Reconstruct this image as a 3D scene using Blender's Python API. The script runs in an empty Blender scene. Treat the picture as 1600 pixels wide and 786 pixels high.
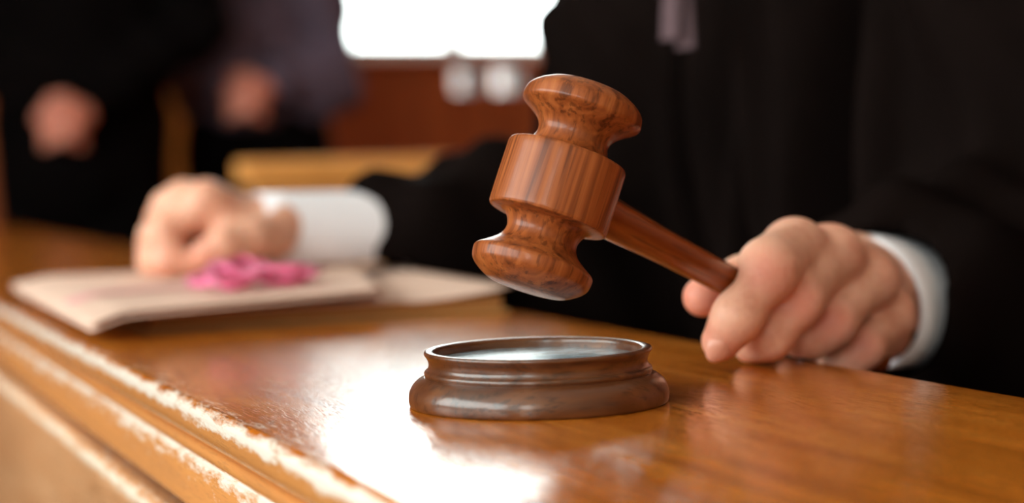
import bpy, bmesh, math, random
import numpy as np
from mathutils import Vector, Matrix
random.seed(7)
rng = np.random.default_rng(7)
SC = bpy.context.scene
COL = SC.collection
V3 = lambda *a: np.array(a, float)

# ------------------------------------------------------------------ camera
T = 0.74                                   # height of the bench top
CAM = V3(0, 0, T + 0.092)
FPX = 2800.0
YAW, PITCH, ROLL = math.radians(22.7), math.atan(137 / FPX), math.radians(1.5)
_f0 = V3(math.sin(YAW), math.cos(YAW), 0); _r0 = V3(math.cos(YAW), -math.sin(YAW), 0); _u0 = V3(0, 0, 1)
CF = math.cos(PITCH) * _f0 - math.sin(PITCH) * _u0
_u1 = math.cos(PITCH) * _u0 + math.sin(PITCH) * _f0
CR = math.cos(ROLL) * _r0 - math.sin(ROLL) * _u1
CU = math.cos(ROLL) * _u1 + math.sin(ROLL) * _r0
def P(px, py, D):                          # a point of the place, read off the photograph at depth D
    return CAM + D * (CF + (px - 800) / FPX * CR - (py - 393) / FPX * CU)
cam_d = bpy.data.cameras.new('camera'); cam = bpy.data.objects.new('camera', cam_d); COL.objects.link(cam)
cam.matrix_world = Matrix(((CR[0], CU[0], -CF[0], CAM[0]), (CR[1], CU[1], -CF[1], CAM[1]), (CR[2], CU[2], -CF[2], CAM[2]), (0, 0, 0, 1)))
cam_d.sensor_width = 36; cam_d.lens = FPX / 1600 * 36
cam_d.clip_start = 0.02; cam_d.clip_end = 100
cam_d.dof.use_dof = True; cam_d.dof.focus_distance = 0.680; cam_d.dof.aperture_fstop = 4.5
SC.camera = cam

# ------------------------------------------------------------------ light
w = bpy.data.worlds.new('daylight'); SC.world = w; w.use_nodes = True
bg = w.node_tree.nodes['Background']
bg.inputs[0].default_value = (0.93, 1.0, 0.99, 1); bg.inputs[1].default_value = 4.5
def portal(name, loc, rot, sx, sy):
    l = bpy.data.lights.new(name, 'AREA'); l.shape = 'RECTANGLE'; l.size = sx; l.size_y = sy
    l.cycles.is_portal = True
    o = bpy.data.objects.new(name, l); o.location = loc; o.rotation_euler = rot; COL.objects.link(o)
    return o
def area(name, loc, rot, sx, sy, watts, col=(1, 1, 1)):
    l = bpy.data.lights.new(name, 'AREA'); l.shape = 'RECTANGLE'; l.size = sx; l.size_y = sy
    l.energy = watts; l.color = col
    o = bpy.data.objects.new(name, l); o.location = loc; o.rotation_euler = rot; COL.objects.link(o)
    return o
XL, XR, YF, YB, ZC = -2.2, 2.9, -2.0, 4.8, 3.0
WIN_B = (1.37, 2.42, 1.14, 2.5)            # back window x0 x1 z0 z1
WIN_S = ((1.84, 1.915, 1.04, 1.115), (1.97, 2.055, 1.04, 1.115))            # low panes below it
WIN_L = (-1.4, 2.4, 0.95, 2.7)             # left wall window y0 y1 z0 z1
R90 = math.pi / 2
portal('back_window_daylight', ((WIN_B[0] + WIN_B[1]) / 2, YB + 0.06, (WIN_B[2] + WIN_B[3]) / 2), (-R90, 0, 0), 1.05, 1.36)
portal('left_window_daylight', (XL - 0.06, (WIN_L[0] + WIN_L[1]) / 2, (WIN_L[2] + WIN_L[3]) / 2), (0, -R90, 0), 1.75, 3.6)
WIN_FILL = (-2.0, -1.2, 1.0, 2.6)             # added unseen front wall window x0 x1 z0 z1, for frontal fill
portal('front_fill_daylight', (-1.6, YF - .16, 1.8), (R90, 0, 0), .8, 1.6)
SC.view_settings.view_transform = 'Standard'; SC.view_settings.look = 'None'
SC.view_settings.exposure = 1.15; SC.view_settings.gamma = 1.0; SC.view_settings.use_curve_mapping = False
SC.cycles.use_denoising = True
SC.cycles.max_bounces = 8; SC.cycles.diffuse_bounces = 4; SC.cycles.glossy_bounces = 4
SC.cycles.caustics_reflective = False; SC.cycles.caustics_refractive = False

# ------------------------------------------------------------------ object helpers
def tag(o, label=None, cat=None, group=None, kind=None):
    if label: o['label'] = label
    if cat: o['category'] = cat
    if group: o['group'] = group
    if kind: o['kind'] = kind
    return o
def root(name, loc, label, cat, group=None):
    o = bpy.data.objects.new(name, None); o.empty_display_size = 0.03
    o.location = loc; COL.objects.link(o)
    return tag(o, label, cat, group)
def mesh(name, v, f, mat, parent=None, smooth=True, origin=None, attr=None):
    """v in world coordinates (or in the parent's frame when the parent is turned)"""
    v = np.asarray(v, float)
    if parent is not None:
        if parent.rotation_euler[0] == 0 and parent.rotation_euler[1] == 0 and parent.rotation_euler[2] == 0:
            off, q = V3(0, 0, 0), parent
            while q is not None:
                off = off + np.array(q.location); q = q.parent
        else:
            off = V3(0, 0, 0)
    else:
        lo, hi = v.min(0), v.max(0)
        off = V3((lo[0] + hi[0]) / 2, (lo[1] + hi[1]) / 2, lo[2]) if origin is None else np.asarray(origin, float)
    me = bpy.data.meshes.new(name)
    me.from_pydata((v - off).tolist(), [], [list(map(int, q)) for q in f])
    me.validate(); me.update()
    if smooth:
        me.polygons.foreach_set('use_smooth', [True] * len(me.polygons))
    if attr is not None:
        for k, a in attr.items():
            at = me.attributes.new(k, 'FLOAT', 'POINT'); at.data.foreach_set('value', np.asarray(a, np.float32))
    o = bpy.data.objects.new(name, me); COL.objects.link(o)
    if mat: me.materials.append(mat)
    if parent is not None: o.parent = parent
    else: o.location = off
    return o
def bevel(o, wdt, seg=2):
    m = o.modifiers.new('bevel', 'BEVEL'); m.width = wdt; m.segments = seg; m.limit_method = 'ANGLE'; m.angle_limit = 0.6
    return o
def box_vf(lo, hi):
    x0, y0, z0 = lo; x1, y1, z1 = hi
    v = [(x0, y0, z0), (x1, y0, z0), (x1, y1, z0), (x0, y1, z0), (x0, y0, z1), (x1, y0, z1), (x1, y1, z1), (x0, y1, z1)]
    return v, [(0, 3, 2, 1), (4, 5, 6, 7), (0, 1, 5, 4), (1, 2, 6, 5), (2, 3, 7, 6), (3, 0, 4, 7)]
def boxes_vf(lst):
    v, f = [], []
    for lo, hi in lst:
        a, b = box_vf(lo, hi); n = len(v); v += a; f += [tuple(i + n for i in q) for q in b]
    return v, f
def box(name, lo, hi, mat, parent=None, bev=0.0):
    v, f = box_vf(lo, hi); o = mesh(name, v, f, mat, parent, smooth=False)
    if bev: bevel(o, bev)
    return o
def chaikin(pts, it=3, closed=False):
    p = [np.asarray(q, float) for q in pts]
    for _ in range(it):
        q = [] if closed else [p[0]]
        n = len(p)
        for i in range(n if closed else n - 1):
            a, b = p[i], p[(i + 1) % n]
            q += [a * .75 + b * .25, a * .25 + b * .75]
        if not closed: q.append(p[-1])
        p = q
    return np.array(p)
def lathe_vf(prof, n=128):
    """prof: list of (r, z) from the bottom pole to the top pole"""
    v, f = [], []
    rows = []
    for r, z in prof:
        if r < 1e-6:
            rows.append([len(v)]); v.append((0, 0, z))
        else:
            st = len(v); rows.append(list(range(st, st + n)))
            for i in range(n):
                a = 2 * math.pi * i / n; v.append((r * math.cos(a), r * math.sin(a), z))
    for A, B in zip(rows, rows[1:]):
        if len(A) == 1 and len(B) == 1: continue
        for i in range(n):
            j = (i + 1) % n
            if len(A) == 1: f.append((A[0], B[j], B[i]))
            elif len(B) == 1: f.append((A[i], A[j], B[0]))
            else: f.append((A[i], A[j], B[j], B[i]))
    return np.array(v), f
def prism_vf(poly, y0, y1, ny=1):
    """poly: closed (x, z) outline, extruded along y"""
    n = len(poly); v, f = [], []
    for k in range(ny + 1):
        y = y0 + (y1 - y0) * k / ny
        v += [(p[0], y, p[1]) for p in poly]
    for k in range(ny):
        for i in range(n):
            j = (i + 1) % n
            f.append((k * n + i, k * n + j, (k + 1) * n + j, (k + 1) * n + i))
    f.append(tuple(range(n))[::-1]); f.append(tuple(range(ny * n, ny * n + n)))
    return v, f
def recalc(o):
    bm = bmesh.new(); bm.from_mesh(o.data); bmesh.ops.recalc_face_normals(bm, faces=bm.faces); bm.to_mesh(o.data); bm.free()
    return o

# ------------------------------------------------------------------ implicit surfaces for bodies and cloth
class Field:
    def __init__(s, lo, hi, h, far=0.2):
        s.lo = np.asarray(lo, float); s.h = h
        s.n = np.ceil((np.asarray(hi, float) - s.lo) / h).astype(int) + 1
        s.ax = [s.lo[i] + h * np.arange(s.n[i]) for i in range(3)]
        s.D = np.full(tuple(s.n), far, np.float32)
    def sub(s, lo, hi):
        a = np.clip(np.floor((np.asarray(lo) - s.lo) / s.h).astype(int), 0, s.n)
        b = np.clip(np.ceil((np.asarray(hi) - s.lo) / s.h).astype(int) + 1, 0, s.n)
        sl = tuple(slice(a[i], b[i]) for i in range(3))
        g = np.meshgrid(*[s.ax[i][sl[i]] for i in range(3)], indexing='ij', sparse=True)
        return sl, g
    def put(s, sl, d, k):
        a = s.D[sl]
        if k > 0:
            hh = np.maximum(k - np.abs(a - d), 0) / k
            s.D[sl] = np.minimum(a, d) - hh * hh * k * 0.25
        else: s.D[sl] = np.minimum(a, d)
    def cap(s, a, b, ra, rb=None, k=0.004, m=None):
        a = np.asarray(a, float); b = np.asarray(b, float); rb = ra if rb is None else rb
        R = max(ra, rb) + (k * 1.5 + 3 * s.h if m is None else m)
        sl, (X, Y, Z) = s.sub(np.minimum(a, b) - R, np.maximum(a, b) + R)
        if s.D[sl].size == 0: return s
        ab = b - a; L = max(ab @ ab, 1e-12)
        t = np.clip(((X - a[0]) * ab[0] + (Y - a[1]) * ab[1] + (Z - a[2]) * ab[2]) / L, 0, 1)
        d = np.sqrt((X - a[0] - t * ab[0]) ** 2 + (Y - a[1] - t * ab[1]) ** 2 + (Z - a[2] - t * ab[2]) ** 2) - (ra + t * (rb - ra))
        s.put(sl, d, k); return s
    def ball(s, c, r, k=0.004): return s.cap(c, c, r, r, k)
    def ell(s, c, rad, k=0.01, rot=None):
        c = np.asarray(c, float); rad = np.asarray(rad, float); R = rad.max() + k * 1.5 + 3 * s.h
        sl, (X, Y, Z) = s.sub(c - R, c + R)
        if s.D[sl].size == 0: return s
        q = [X - c[0], Y - c[1], Z - c[2]]
        if rot is not None:                # rows of rot: the ellipsoid's own axes
            q = [q[0] * rot[i][0] + q[1] * rot[i][1] + q[2] * rot[i][2] for i in range(3)]
        k0 = np.sqrt((q[0] / rad[0]) ** 2 + (q[1] / rad[1]) ** 2 + (q[2] / rad[2]) ** 2)
        k1 = np.sqrt((q[0] / rad[0] ** 2) ** 2 + (q[1] / rad[1] ** 2) ** 2 + (q[2] / rad[2] ** 2) ** 2) + 1e-9
        s.put(sl, k0 * (k0 - 1) / k1, k); return s
    def chain(s, pts, rs, k=0.004):
        for i in range(len(pts) - 1): s.cap(pts[i], pts[i + 1], rs[i], rs[i + 1], k)
        return s
    def merge(s, o, k): s.put(tuple(slice(0, n) for n in s.n), o.D, k); return s
    def cut_cap(s, a, b, ra, rb, k=0.0):   # subtract a tapered capsule
        g = Field.__new__(Field); g.lo, g.h, g.n, g.ax = s.lo, s.h, s.n, s.ax; g.D = np.full(tuple(s.n), 0.2, np.float32)
        g.cap(a, b, ra, rb, 0.0, m=0.05); s.D = np.maximum(s.D, -g.D); return s
    def cut_plane(s, p, n):                # keep the side the normal points away from
        X, Y, Z = np.meshgrid(*s.ax, indexing='ij', sparse=True)
        s.D = np.maximum(s.D, ((X - p[0]) * n[0] + (Y - p[1]) * n[1] + (Z - p[2]) * n[2]).astype(np.float32)); return s
    def like(s):
        g = Field.__new__(Field); g.lo, g.h, g.n, g.ax = s.lo, s.h, s.n, s.ax; g.D = np.full(tuple(s.n), 0.2, np.float32); return g
    def vf(s, relax=2):
        F = s.D.astype(float).copy()
        for ax in range(3):                # close at the grid's border
            i = [slice(None)] * 3
            i[ax] = 0; F[tuple(i)] = np.maximum(F[tuple(i)], 1e-4)
            i[ax] = -1; F[tuple(i)] = np.maximum(F[tuple(i)], 1e-4)
        n = np.array(F.shape) - 1
        acc = np.zeros(tuple(n) + (3,)); cnt = np.zeros(tuple(n))
        cor = {}
        for i in (0, 1):
            for j in (0, 1):
                for k in (0, 1):
                    cor[i, j, k] = F[i:i + n[0], j:j + n[1], k:k + n[2]]
        for c in list(cor):
            for ax in range(3):
                if c[ax] == 0:
                    e = list(c); e[ax] = 1; a, b = cor[c], cor[tuple(e)]
                    m = (a < 0) != (b < 0)
                    t = np.where(m, a / np.where(m, a - b, 1), 0)
                    for x in range(3):
                        acc[..., x] += np.where(m, (t if x == ax else c[x]), 0)
                    cnt += m
        act = cnt > 0
        idx = np.full(tuple(n), -1); idx[act] = np.arange(act.sum())
        base = np.stack(np.nonzero(act), 1)
        v = s.lo + s.h * (base + acc[act] / cnt[act][:, None])
        quads = []
        for ax in range(3):
            o1, o2 = [(1, 2), (2, 0), (0, 1)][ax]
            sl0 = [slice(None)] * 3; sl1 = [slice(None)] * 3
            sl0[ax] = slice(0, -1); sl1[ax] = slice(1, None)
            a, b = F[tuple(sl0)], F[tuple(sl1)]
            m = (a < 0) != (b < 0)
            p = np.stack(np.nonzero(m), 1)
            ok = (p[:, o1] > 0) & (p[:, o2] > 0) & (p[:, o1] < n[o1]) & (p[:, o2] < n[o2])
            p = p[ok]
            if len(p) == 0: continue
            d1 = np.zeros(3, int); d1[o1] = 1; d2 = np.zeros(3, int); d2[o2] = 1
            q = np.stack([idx[tuple((p - d1 - d2).T)], idx[tuple((p - d2).T)], idx[tuple(p.T)], idx[tuple((p - d1).T)]], 1)
            neg = a[m][ok] < 0
            q[~neg] = q[~neg][:, ::-1]
            quads.append(q)
        q = np.concatenate(quads)
        for _ in range(relax):             # light smoothing
            sm = np.zeros_like(v); ct = np.zeros(len(v))
            for a, b in ((0, 1), (1, 2), (2, 3), (3, 0)):
                np.add.at(sm, q[:, a], v[q[:, b]]); np.add.at(ct, q[:, a], 1)
                np.add.at(sm, q[:, b], v[q[:, a]]); np.add.at(ct, q[:, b], 1)
            v = v * 0.5 + 0.5 * sm / np.maximum(ct, 1)[:, None]
        return v, q
def joinvf(*parts):
    v, f, n = [], [], 0
    for a, b in parts:
        v.append(np.asarray(a)); f += [tuple(int(i) + n for i in q) for q in b]; n += len(a)
    return np.concatenate(v), f

# ------------------------------------------------------------------ materials
def new_mat(name):
    m = bpy.data.materials.new(name); m.use_nodes = True
    nt = m.node_tree; b = nt.nodes['Principled BSDF']
    return m, nt, b
def N(nt, t, **kw):
    n = nt.nodes.new(t)
    for k, v in kw.items(): setattr(n, k, v)
    return n
def lin(*c):
    return tuple(((x / 255) / 12.92 if x / 255 <= .04045 else ((x / 255 + .055) / 1.055) ** 2.4) for x in c) + (1,)
def ramp(nt, stops, interp='LINEAR'):
    r = N(nt, 'ShaderNodeValToRGB'); r.color_ramp.interpolation = interp
    e = r.color_ramp.elements
    while len(e) < len(stops): e.new(0.5)
    for i, (p, c) in enumerate(stops): e[i].position = p; e[i].color = c
    return r
def mapped(nt, scale, coord='Object', rot=(0, 0, 0)):
    tc = N(nt, 'ShaderNodeTexCoord'); mp = N(nt, 'ShaderNodeMapping')
    mp.inputs['Scale'].default_value = scale; mp.inputs['Rotation'].default_value = rot
    nt.links.new(tc.outputs[coord], mp.inputs[0]); return mp
def noise(nt, vec, scale, detail=4, rough=.55, dist=0):
    n = N(nt, 'ShaderNodeTexNoise'); n.inputs['Scale'].default_value = scale; n.inputs['Detail'].default_value = detail
    n.inputs['Roughness'].default_value = rough; n.inputs['Distortion'].default_value = dist
    nt.links.new(vec.outputs[0], n.inputs['Vector']); return n
def mixc(nt, fac, a, b, mode='MIX'):
    m = N(nt, 'ShaderNodeMix', data_type='RGBA', blend_type=mode)
    if isinstance(fac, (int, float)): m.inputs[0].default_value = fac
    else: nt.links.new(fac, m.inputs[0])
    for i, x in ((6, a), (7, b)):
        if isinstance(x, tuple): m.inputs[i].default_value = x
        else: nt.links.new(x, m.inputs[i])
    return m.outputs[2]
def wood(name, dark, mid, light, axis, stretch=14, scale=30, rough=.25, coat=.3, pore=.5, bump=.15, pore_scale=220, spec=.5):
    """wood with its grain along the object's own axis"""
    m, nt, b = new_mat(name)
    sc = [1, 1, 1]; sc[axis] = 1 / stretch
    mp = mapped(nt, sc)
    n1 = noise(nt, mp, scale, 5, .6, 1.2)
    r1 = ramp(nt, [(.28, dark), (.5, mid), (.74, light)])
    nt.links.new(n1.outputs[0], r1.inputs[0])
    sc2 = [1, 1, 1]; sc2[axis] = 1 / (stretch * 1.6)
    mp2 = mapped(nt, sc2)
    n2 = noise(nt, mp2, pore_scale, 2, .6)
    r2 = ramp(nt, [(.36, (0, 0, 0, 1)), (.46, (1, 1, 1, 1))])
    nt.links.new(n2.outputs[0], r2.inputs[0])
    inv = N(nt, 'ShaderNodeMath', operation='MULTIPLY_ADD'); inv.inputs[1].default_value = -pore; inv.inputs[2].default_value = pore
    nt.links.new(r2.outputs[0], inv.inputs[0])
    c = mixc(nt, inv.outputs[0], r1.outputs[0], tuple(x * .35 for x in dark[:3]) + (1,))
    nt.links.new(c, b.inputs['Base Color'])
    b.inputs['Roughness'].default_value = rough; b.inputs['Coat Weight'].default_value = coat
    b.inputs['Coat Roughness'].default_value = min(.15, rough * .5); b.inputs['Specular IOR Level'].default_value = spec
    if bump:
        bp = N(nt, 'ShaderNodeBump'); bp.inputs['Strength'].default_value = bump; bp.inputs['Distance'].default_value = .0005
        nt.links.new(r2.outputs[0], bp.inputs['Height']); nt.links.new(bp.outputs[0], b.inputs['Normal'])
    return m
def fabric(name, col, rough=.9, weave=900, bump=.2, sheen=.1, var=.25):
    m, nt, b = new_mat(name)
    mp = mapped(nt, (1, 1, 1)); n = noise(nt, mp, 9, 4); n2 = noise(nt, mp, weave, 2)
    r = ramp(nt, [(.3, tuple(x * (1 - var) for x in col[:3]) + (1,)), (.7, tuple(min(1, x * (1 + var)) for x in col[:3]) + (1,))])
    nt.links.new(n.outputs[0], r.inputs[0]); nt.links.new(r.outputs[0], b.inputs['Base Color'])
    b.inputs['Roughness'].default_value = rough; b.inputs['Sheen Weight'].default_value = sheen; b.inputs['Specular IOR Level'].default_value = .15 if col[0] > .01 else .02
    bp = N(nt, 'ShaderNodeBump'); bp.inputs['Strength'].default_value = bump; bp.inputs['Distance'].default_value = .0006
    nt.links.new(n2.outputs[0], bp.inputs['Height']); nt.links.new(bp.outputs[0], b.inputs['Normal'])
    return m
def skin(name, base, flush, shade):
    m, nt, b = new_mat(name)
    mp = mapped(nt, (1, 1, 1)); n = noise(nt, mp, 70, 4, .6)
    at = N(nt, 'ShaderNodeAttribute', attribute_name='flush')
    r = ramp(nt, [(.3, shade), (.55, base), (.8, base)])
    nt.links.new(n.outputs[0], r.inputs[0])
    c = mixc(nt, at.outputs['Fac'], r.outputs[0], flush)
    nt.links.new(c, b.inputs['Base Color'])
    b.inputs['Roughness'].default_value = .48; b.inputs['Specular IOR Level'].default_value = .4
    b.inputs['Subsurface Weight'].default_value = .35; b.inputs['Subsurface Radius'].default_value = (1, .35, .2); b.inputs['Subsurface Scale'].default_value = .006
    n2 = noise(nt, mp, 420, 3, .6); n3 = N(nt, 'ShaderNodeTexVoronoi'); n3.inputs['Scale'].default_value = 900
    nt.links.new(mp.outputs[0], n3.inputs['Vector'])
    ad = N(nt, 'ShaderNodeMath', operation='MULTIPLY_ADD'); ad.inputs[1].default_value = .35
    nt.links.new(n3.outputs[0], ad.inputs[0]); nt.links.new(n2.outputs[0], ad.inputs[2])
    bp = N(nt, 'ShaderNodeBump'); bp.inputs['Strength'].default_value = .35; bp.inputs['Distance'].default_value = .0006
    nt.links.new(ad.outputs[0], bp.inputs['Height']); nt.links.new(bp.outputs[0], b.inputs['Normal'])
    return m
def plain(name, col, rough=.6, spec=.4, var=.12, scale=12, bump=0, metal=0, coat=0):
    m, nt, b = new_mat(name)
    mp = mapped(nt, (1, 1, 1)); n = noise(nt, mp, scale, 4)
    r = ramp(nt, [(.3, tuple(x * (1 - var) for x in col[:3]) + (1,)), (.7, tuple(min(1, x * (1 + var)) for x in col[:3]) + (1,))])
    nt.links.new(n.outputs[0], r.inputs[0]); nt.links.new(r.outputs[0], b.inputs['Base Color'])
    b.inputs['Roughness'].default_value = rough; b.inputs['Specular IOR Level'].default_value = spec
    b.inputs['Metallic'].default_value = metal; b.inputs['Coat Weight'].default_value = coat
    if bump:
        bp = N(nt, 'ShaderNodeBump'); bp.inputs['Strength'].default_value = bump; bp.inputs['Distance'].default_value = .001
        nt.links.new(n.outputs[0], bp.inputs['Height']); nt.links.new(bp.outputs[0], b.inputs['Normal'])
    return m
def bench_wood(name, dark, mid, light, rough, pale, edge=None):
    """varnished oak, grain along y, mouldings worn pale, with their highlight painted in"""
    m, nt, b = new_mat(name)
    mp = mapped(nt, (1, 1 / 16, 1)); n1 = noise(nt, mp, 95, 6, .62, 1.2)
    r1 = ramp(nt, [(.26, dark), (.5, mid), (.76, light)]); nt.links.new(n1.outputs[0], r1.inputs[0])
    mpb = mapped(nt, (1, .45, 1)); nb = noise(nt, mpb, 9, 3, .5)      # broad tone changes
    rb = ramp(nt, [(.3, (.78, .74, .7, 1)), (.7, (1.12, 1.1, 1.08, 1))]); nt.links.new(nb.outputs[0], rb.inputs[0])
    c = mixc(nt, 1.0, r1.outputs[0], rb.outputs[0], 'MULTIPLY')
    mp2 = mapped(nt, (1, 1 / 11, 1)); n2 = noise(nt, mp2, 900, 2, .6)   # pores
    r2 = ramp(nt, [(.37, (0, 0, 0, 1)), (.47, (1, 1, 1, 1))]); nt.links.new(n2.outputs[0], r2.inputs[0])
    pm = N(nt, 'ShaderNodeMath', operation='MULTIPLY_ADD'); pm.inputs[1].default_value = -.45; pm.inputs[2].default_value = .45
    nt.links.new(r2.outputs[0], pm.inputs[0])
    c = mixc(nt, pm.outputs[0], c, tuple(x * .3 for x in dark[:3]) + (1,))
    fac = None
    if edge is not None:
        at = N(nt, 'ShaderNodeAttribute', attribute_name='wear_glint')
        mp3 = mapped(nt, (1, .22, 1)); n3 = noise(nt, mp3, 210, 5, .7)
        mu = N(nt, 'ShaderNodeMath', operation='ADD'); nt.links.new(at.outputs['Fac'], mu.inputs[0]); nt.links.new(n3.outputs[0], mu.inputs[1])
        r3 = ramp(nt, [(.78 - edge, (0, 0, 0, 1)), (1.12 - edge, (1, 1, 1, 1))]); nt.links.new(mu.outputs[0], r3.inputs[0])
        ab = N(nt, 'ShaderNodeAttribute', attribute_name='front_tone')
        c = mixc(nt, ab.outputs['Fac'], c, lin(214, 150, 92))  # front moulding mixed towards a lighter oak
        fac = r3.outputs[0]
        c = mixc(nt, fac, c, pale)  # pale covers rubbed wood and a painted specular strip
    nt.links.new(c, b.inputs['Base Color'])
    n4 = noise(nt, mapped(nt, (1, .4, 1)), 160, 5, .65)
    rr = N(nt, 'ShaderNodeMapRange'); rr.inputs['To Min'].default_value = rough * .55; rr.inputs['To Max'].default_value = rough * 1.5
    nt.links.new(n4.outputs[0], rr.inputs[0])
    nt.links.new(rr.outputs[0], b.inputs['Roughness'])
    b.inputs['Specular IOR Level'].default_value = .5; b.inputs['Coat Weight'].default_value = .25; b.inputs['Coat Roughness'].default_value = rough * .6
    n5 = noise(nt, mapped(nt, (1, .16, 1)), 60, 3, .5)
    ad = N(nt, 'ShaderNodeMath', operation='MULTIPLY_ADD'); ad.inputs[1].default_value = .8
    nt.links.new(n5.outputs[0], ad.inputs[0]); nt.links.new(r2.outputs[0], ad.inputs[2])
    bp = N(nt, 'ShaderNodeBump'); bp.inputs['Strength'].default_value = .13; bp.inputs['Distance'].default_value = .0006
    nt.links.new(ad.outputs[0], bp.inputs['Height']); nt.links.new(bp.outputs[0], b.inputs['Normal']); nt.links.new(bp.outputs[0], b.inputs['Coat Normal'])
    return m

M = {}
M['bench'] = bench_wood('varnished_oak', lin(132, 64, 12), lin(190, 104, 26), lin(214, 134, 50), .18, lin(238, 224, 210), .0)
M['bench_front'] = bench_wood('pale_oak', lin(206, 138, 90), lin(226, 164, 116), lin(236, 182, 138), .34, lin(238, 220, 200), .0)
M['gavel'] = wood('gavel_walnut', lin(84, 36, 14), lin(142, 72, 32), lin(172, 98, 50), 2, 22, 120, .42, .2, .5, .06, 420, spec=.2)
M['gavel_handle'] = wood('handle_walnut', lin(104, 44, 14), lin(140, 66, 24), lin(166, 86, 36), 2, 16, 70, .26, .3, .5, .08, 420)
M['block'] = wood('block_walnut', lin(58, 29, 13), lin(90, 49, 25), lin(114, 68, 36), 0, 10, 60, .3, .35, .5, .1, 420)
M['skin'] = skin('skin', lin(226, 168, 142), lin(212, 108, 92), lin(204, 138, 112))
M['nail'] = plain('fingernail', lin(212, 142, 118), .32, .5, .04)
M['robe'] = fabric('black_gown_cloth', (.0048, .0026, .0022, 1), .85, 1400, .15, .0)
M['suit_black'] = fabric('black_suit_cloth', (.003, .002, .002, 1), .9, 900, .1, .0)
M['suit_plum'] = fabric('plum_grey_suit_cloth', lin(88, 74, 88), .9, 900, .1, .0)
M['trouser'] = fabric('black_trouser_cloth', (.0025, .0018, .0018, 1), .9, 900, .1, .0)
M['shirt'] = fabric('white_shirt_cotton', lin(236, 228, 232), .8, 2400, .12, .1, .03)
M['bands'] = fabric('neck_band_linen', lin(84, 64, 68), .8, 2000, .1, .1, .05)
M['hair'] = fabric('dark_hair', lin(48, 34, 26), .6, 500, .5, .1)
M['shoe'] = plain('black_leather', lin(18, 16, 16), .3, .5, .1)
M['folder'] = plain('pink_beige_card', lin(220, 184, 166), .75, .25, .05, 20, .05)
M['folder_brown'] = plain('brown_card', lin(180, 134, 82), .7, .25, .1, 25, .05)
M['ribbon'] = fabric('pink_legal_tape', lin(232, 110, 150), .8, 1500, .2, .2, .08)
M['stain'] = plain('faded_pink_tape', lin(222, 160, 158), .8, .2, .05)
M['wall'] = plain('cream_plaster', lin(214, 200, 178), .9, .2, .04, 6)
M['panel'] = wood('red_brown_panelling', lin(128, 56, 20), lin(162, 78, 30), lin(182, 94, 40), 2, 8, 14, .5, 0, .3, .05, 120)
M['pilaster'] = wood('golden_oak_trim', lin(158, 90, 30), lin(192, 116, 44), lin(210, 134, 58), 2, 10, 14, .4, .1, .3, .05, 120)
M['pew'] = wood('honey_oak', lin(220, 140, 66), lin(246, 166, 84), lin(250, 182, 104), 0, 10, 12, .4, .1, .3, .05, 120)
M['floor'] = wood('floor_oak', lin(60, 34, 16), lin(86, 50, 26), lin(104, 64, 34), 1, 12, 14, .4, .1, .4, .05, 120)
M['ceiling'] = plain('white_ceiling', lin(226, 222, 214), .9, .2, .03)
M['frame'] = plain('white_window_paint', lin(196, 204, 206), .5, .4, .03)
def paper_edges():
    m, nt, b = new_mat('page_edges')
    mp = mapped(nt, (1, 1, 260)); n = noise(nt, mp, 3, 3)
    r = ramp(nt, [(.3, lin(112, 68, 26)), (.55, lin(166, 110, 54)), (.75, lin(196, 146, 88))])
    nt.links.new(n.outputs[0], r.inputs[0]); nt.links.new(r.outputs[0], b.inputs['Base Color']); b.inputs['Roughness'].default_value = .85
    return m
M['pages'] = paper_edges()
def glass():
    m, nt, b = new_mat('window_glass')
    for n in list(nt.nodes):
        if n.type != 'OUTPUT_MATERIAL': nt.nodes.remove(n)
    t = N(nt, 'ShaderNodeBsdfTransparent'); t.inputs[0].default_value = (.97, .99, .98, 1)
    g = N(nt, 'ShaderNodeBsdfGlossy'); g.inputs['Roughness'].default_value = .02
    mx = N(nt, 'ShaderNodeMixShader'); mx.inputs[0].default_value = .04
    nt.links.new(t.outputs[0], mx.inputs[1]); nt.links.new(g.outputs[0], mx.inputs[2])
    nt.links.new(mx.outputs[0], nt.nodes['Material Output'].inputs[0]); return m
M['glass'] = glass()
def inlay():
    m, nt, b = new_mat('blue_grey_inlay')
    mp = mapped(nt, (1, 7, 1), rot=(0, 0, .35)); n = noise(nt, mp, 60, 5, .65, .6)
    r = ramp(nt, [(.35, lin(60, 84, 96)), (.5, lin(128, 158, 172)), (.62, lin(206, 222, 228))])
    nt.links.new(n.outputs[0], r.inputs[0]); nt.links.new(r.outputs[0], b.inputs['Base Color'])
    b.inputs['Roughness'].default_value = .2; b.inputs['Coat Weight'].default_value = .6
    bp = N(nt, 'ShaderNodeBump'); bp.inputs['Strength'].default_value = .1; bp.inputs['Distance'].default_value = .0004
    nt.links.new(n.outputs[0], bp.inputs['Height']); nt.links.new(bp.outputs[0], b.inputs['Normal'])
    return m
M['inlay'] = inlay()

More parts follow.
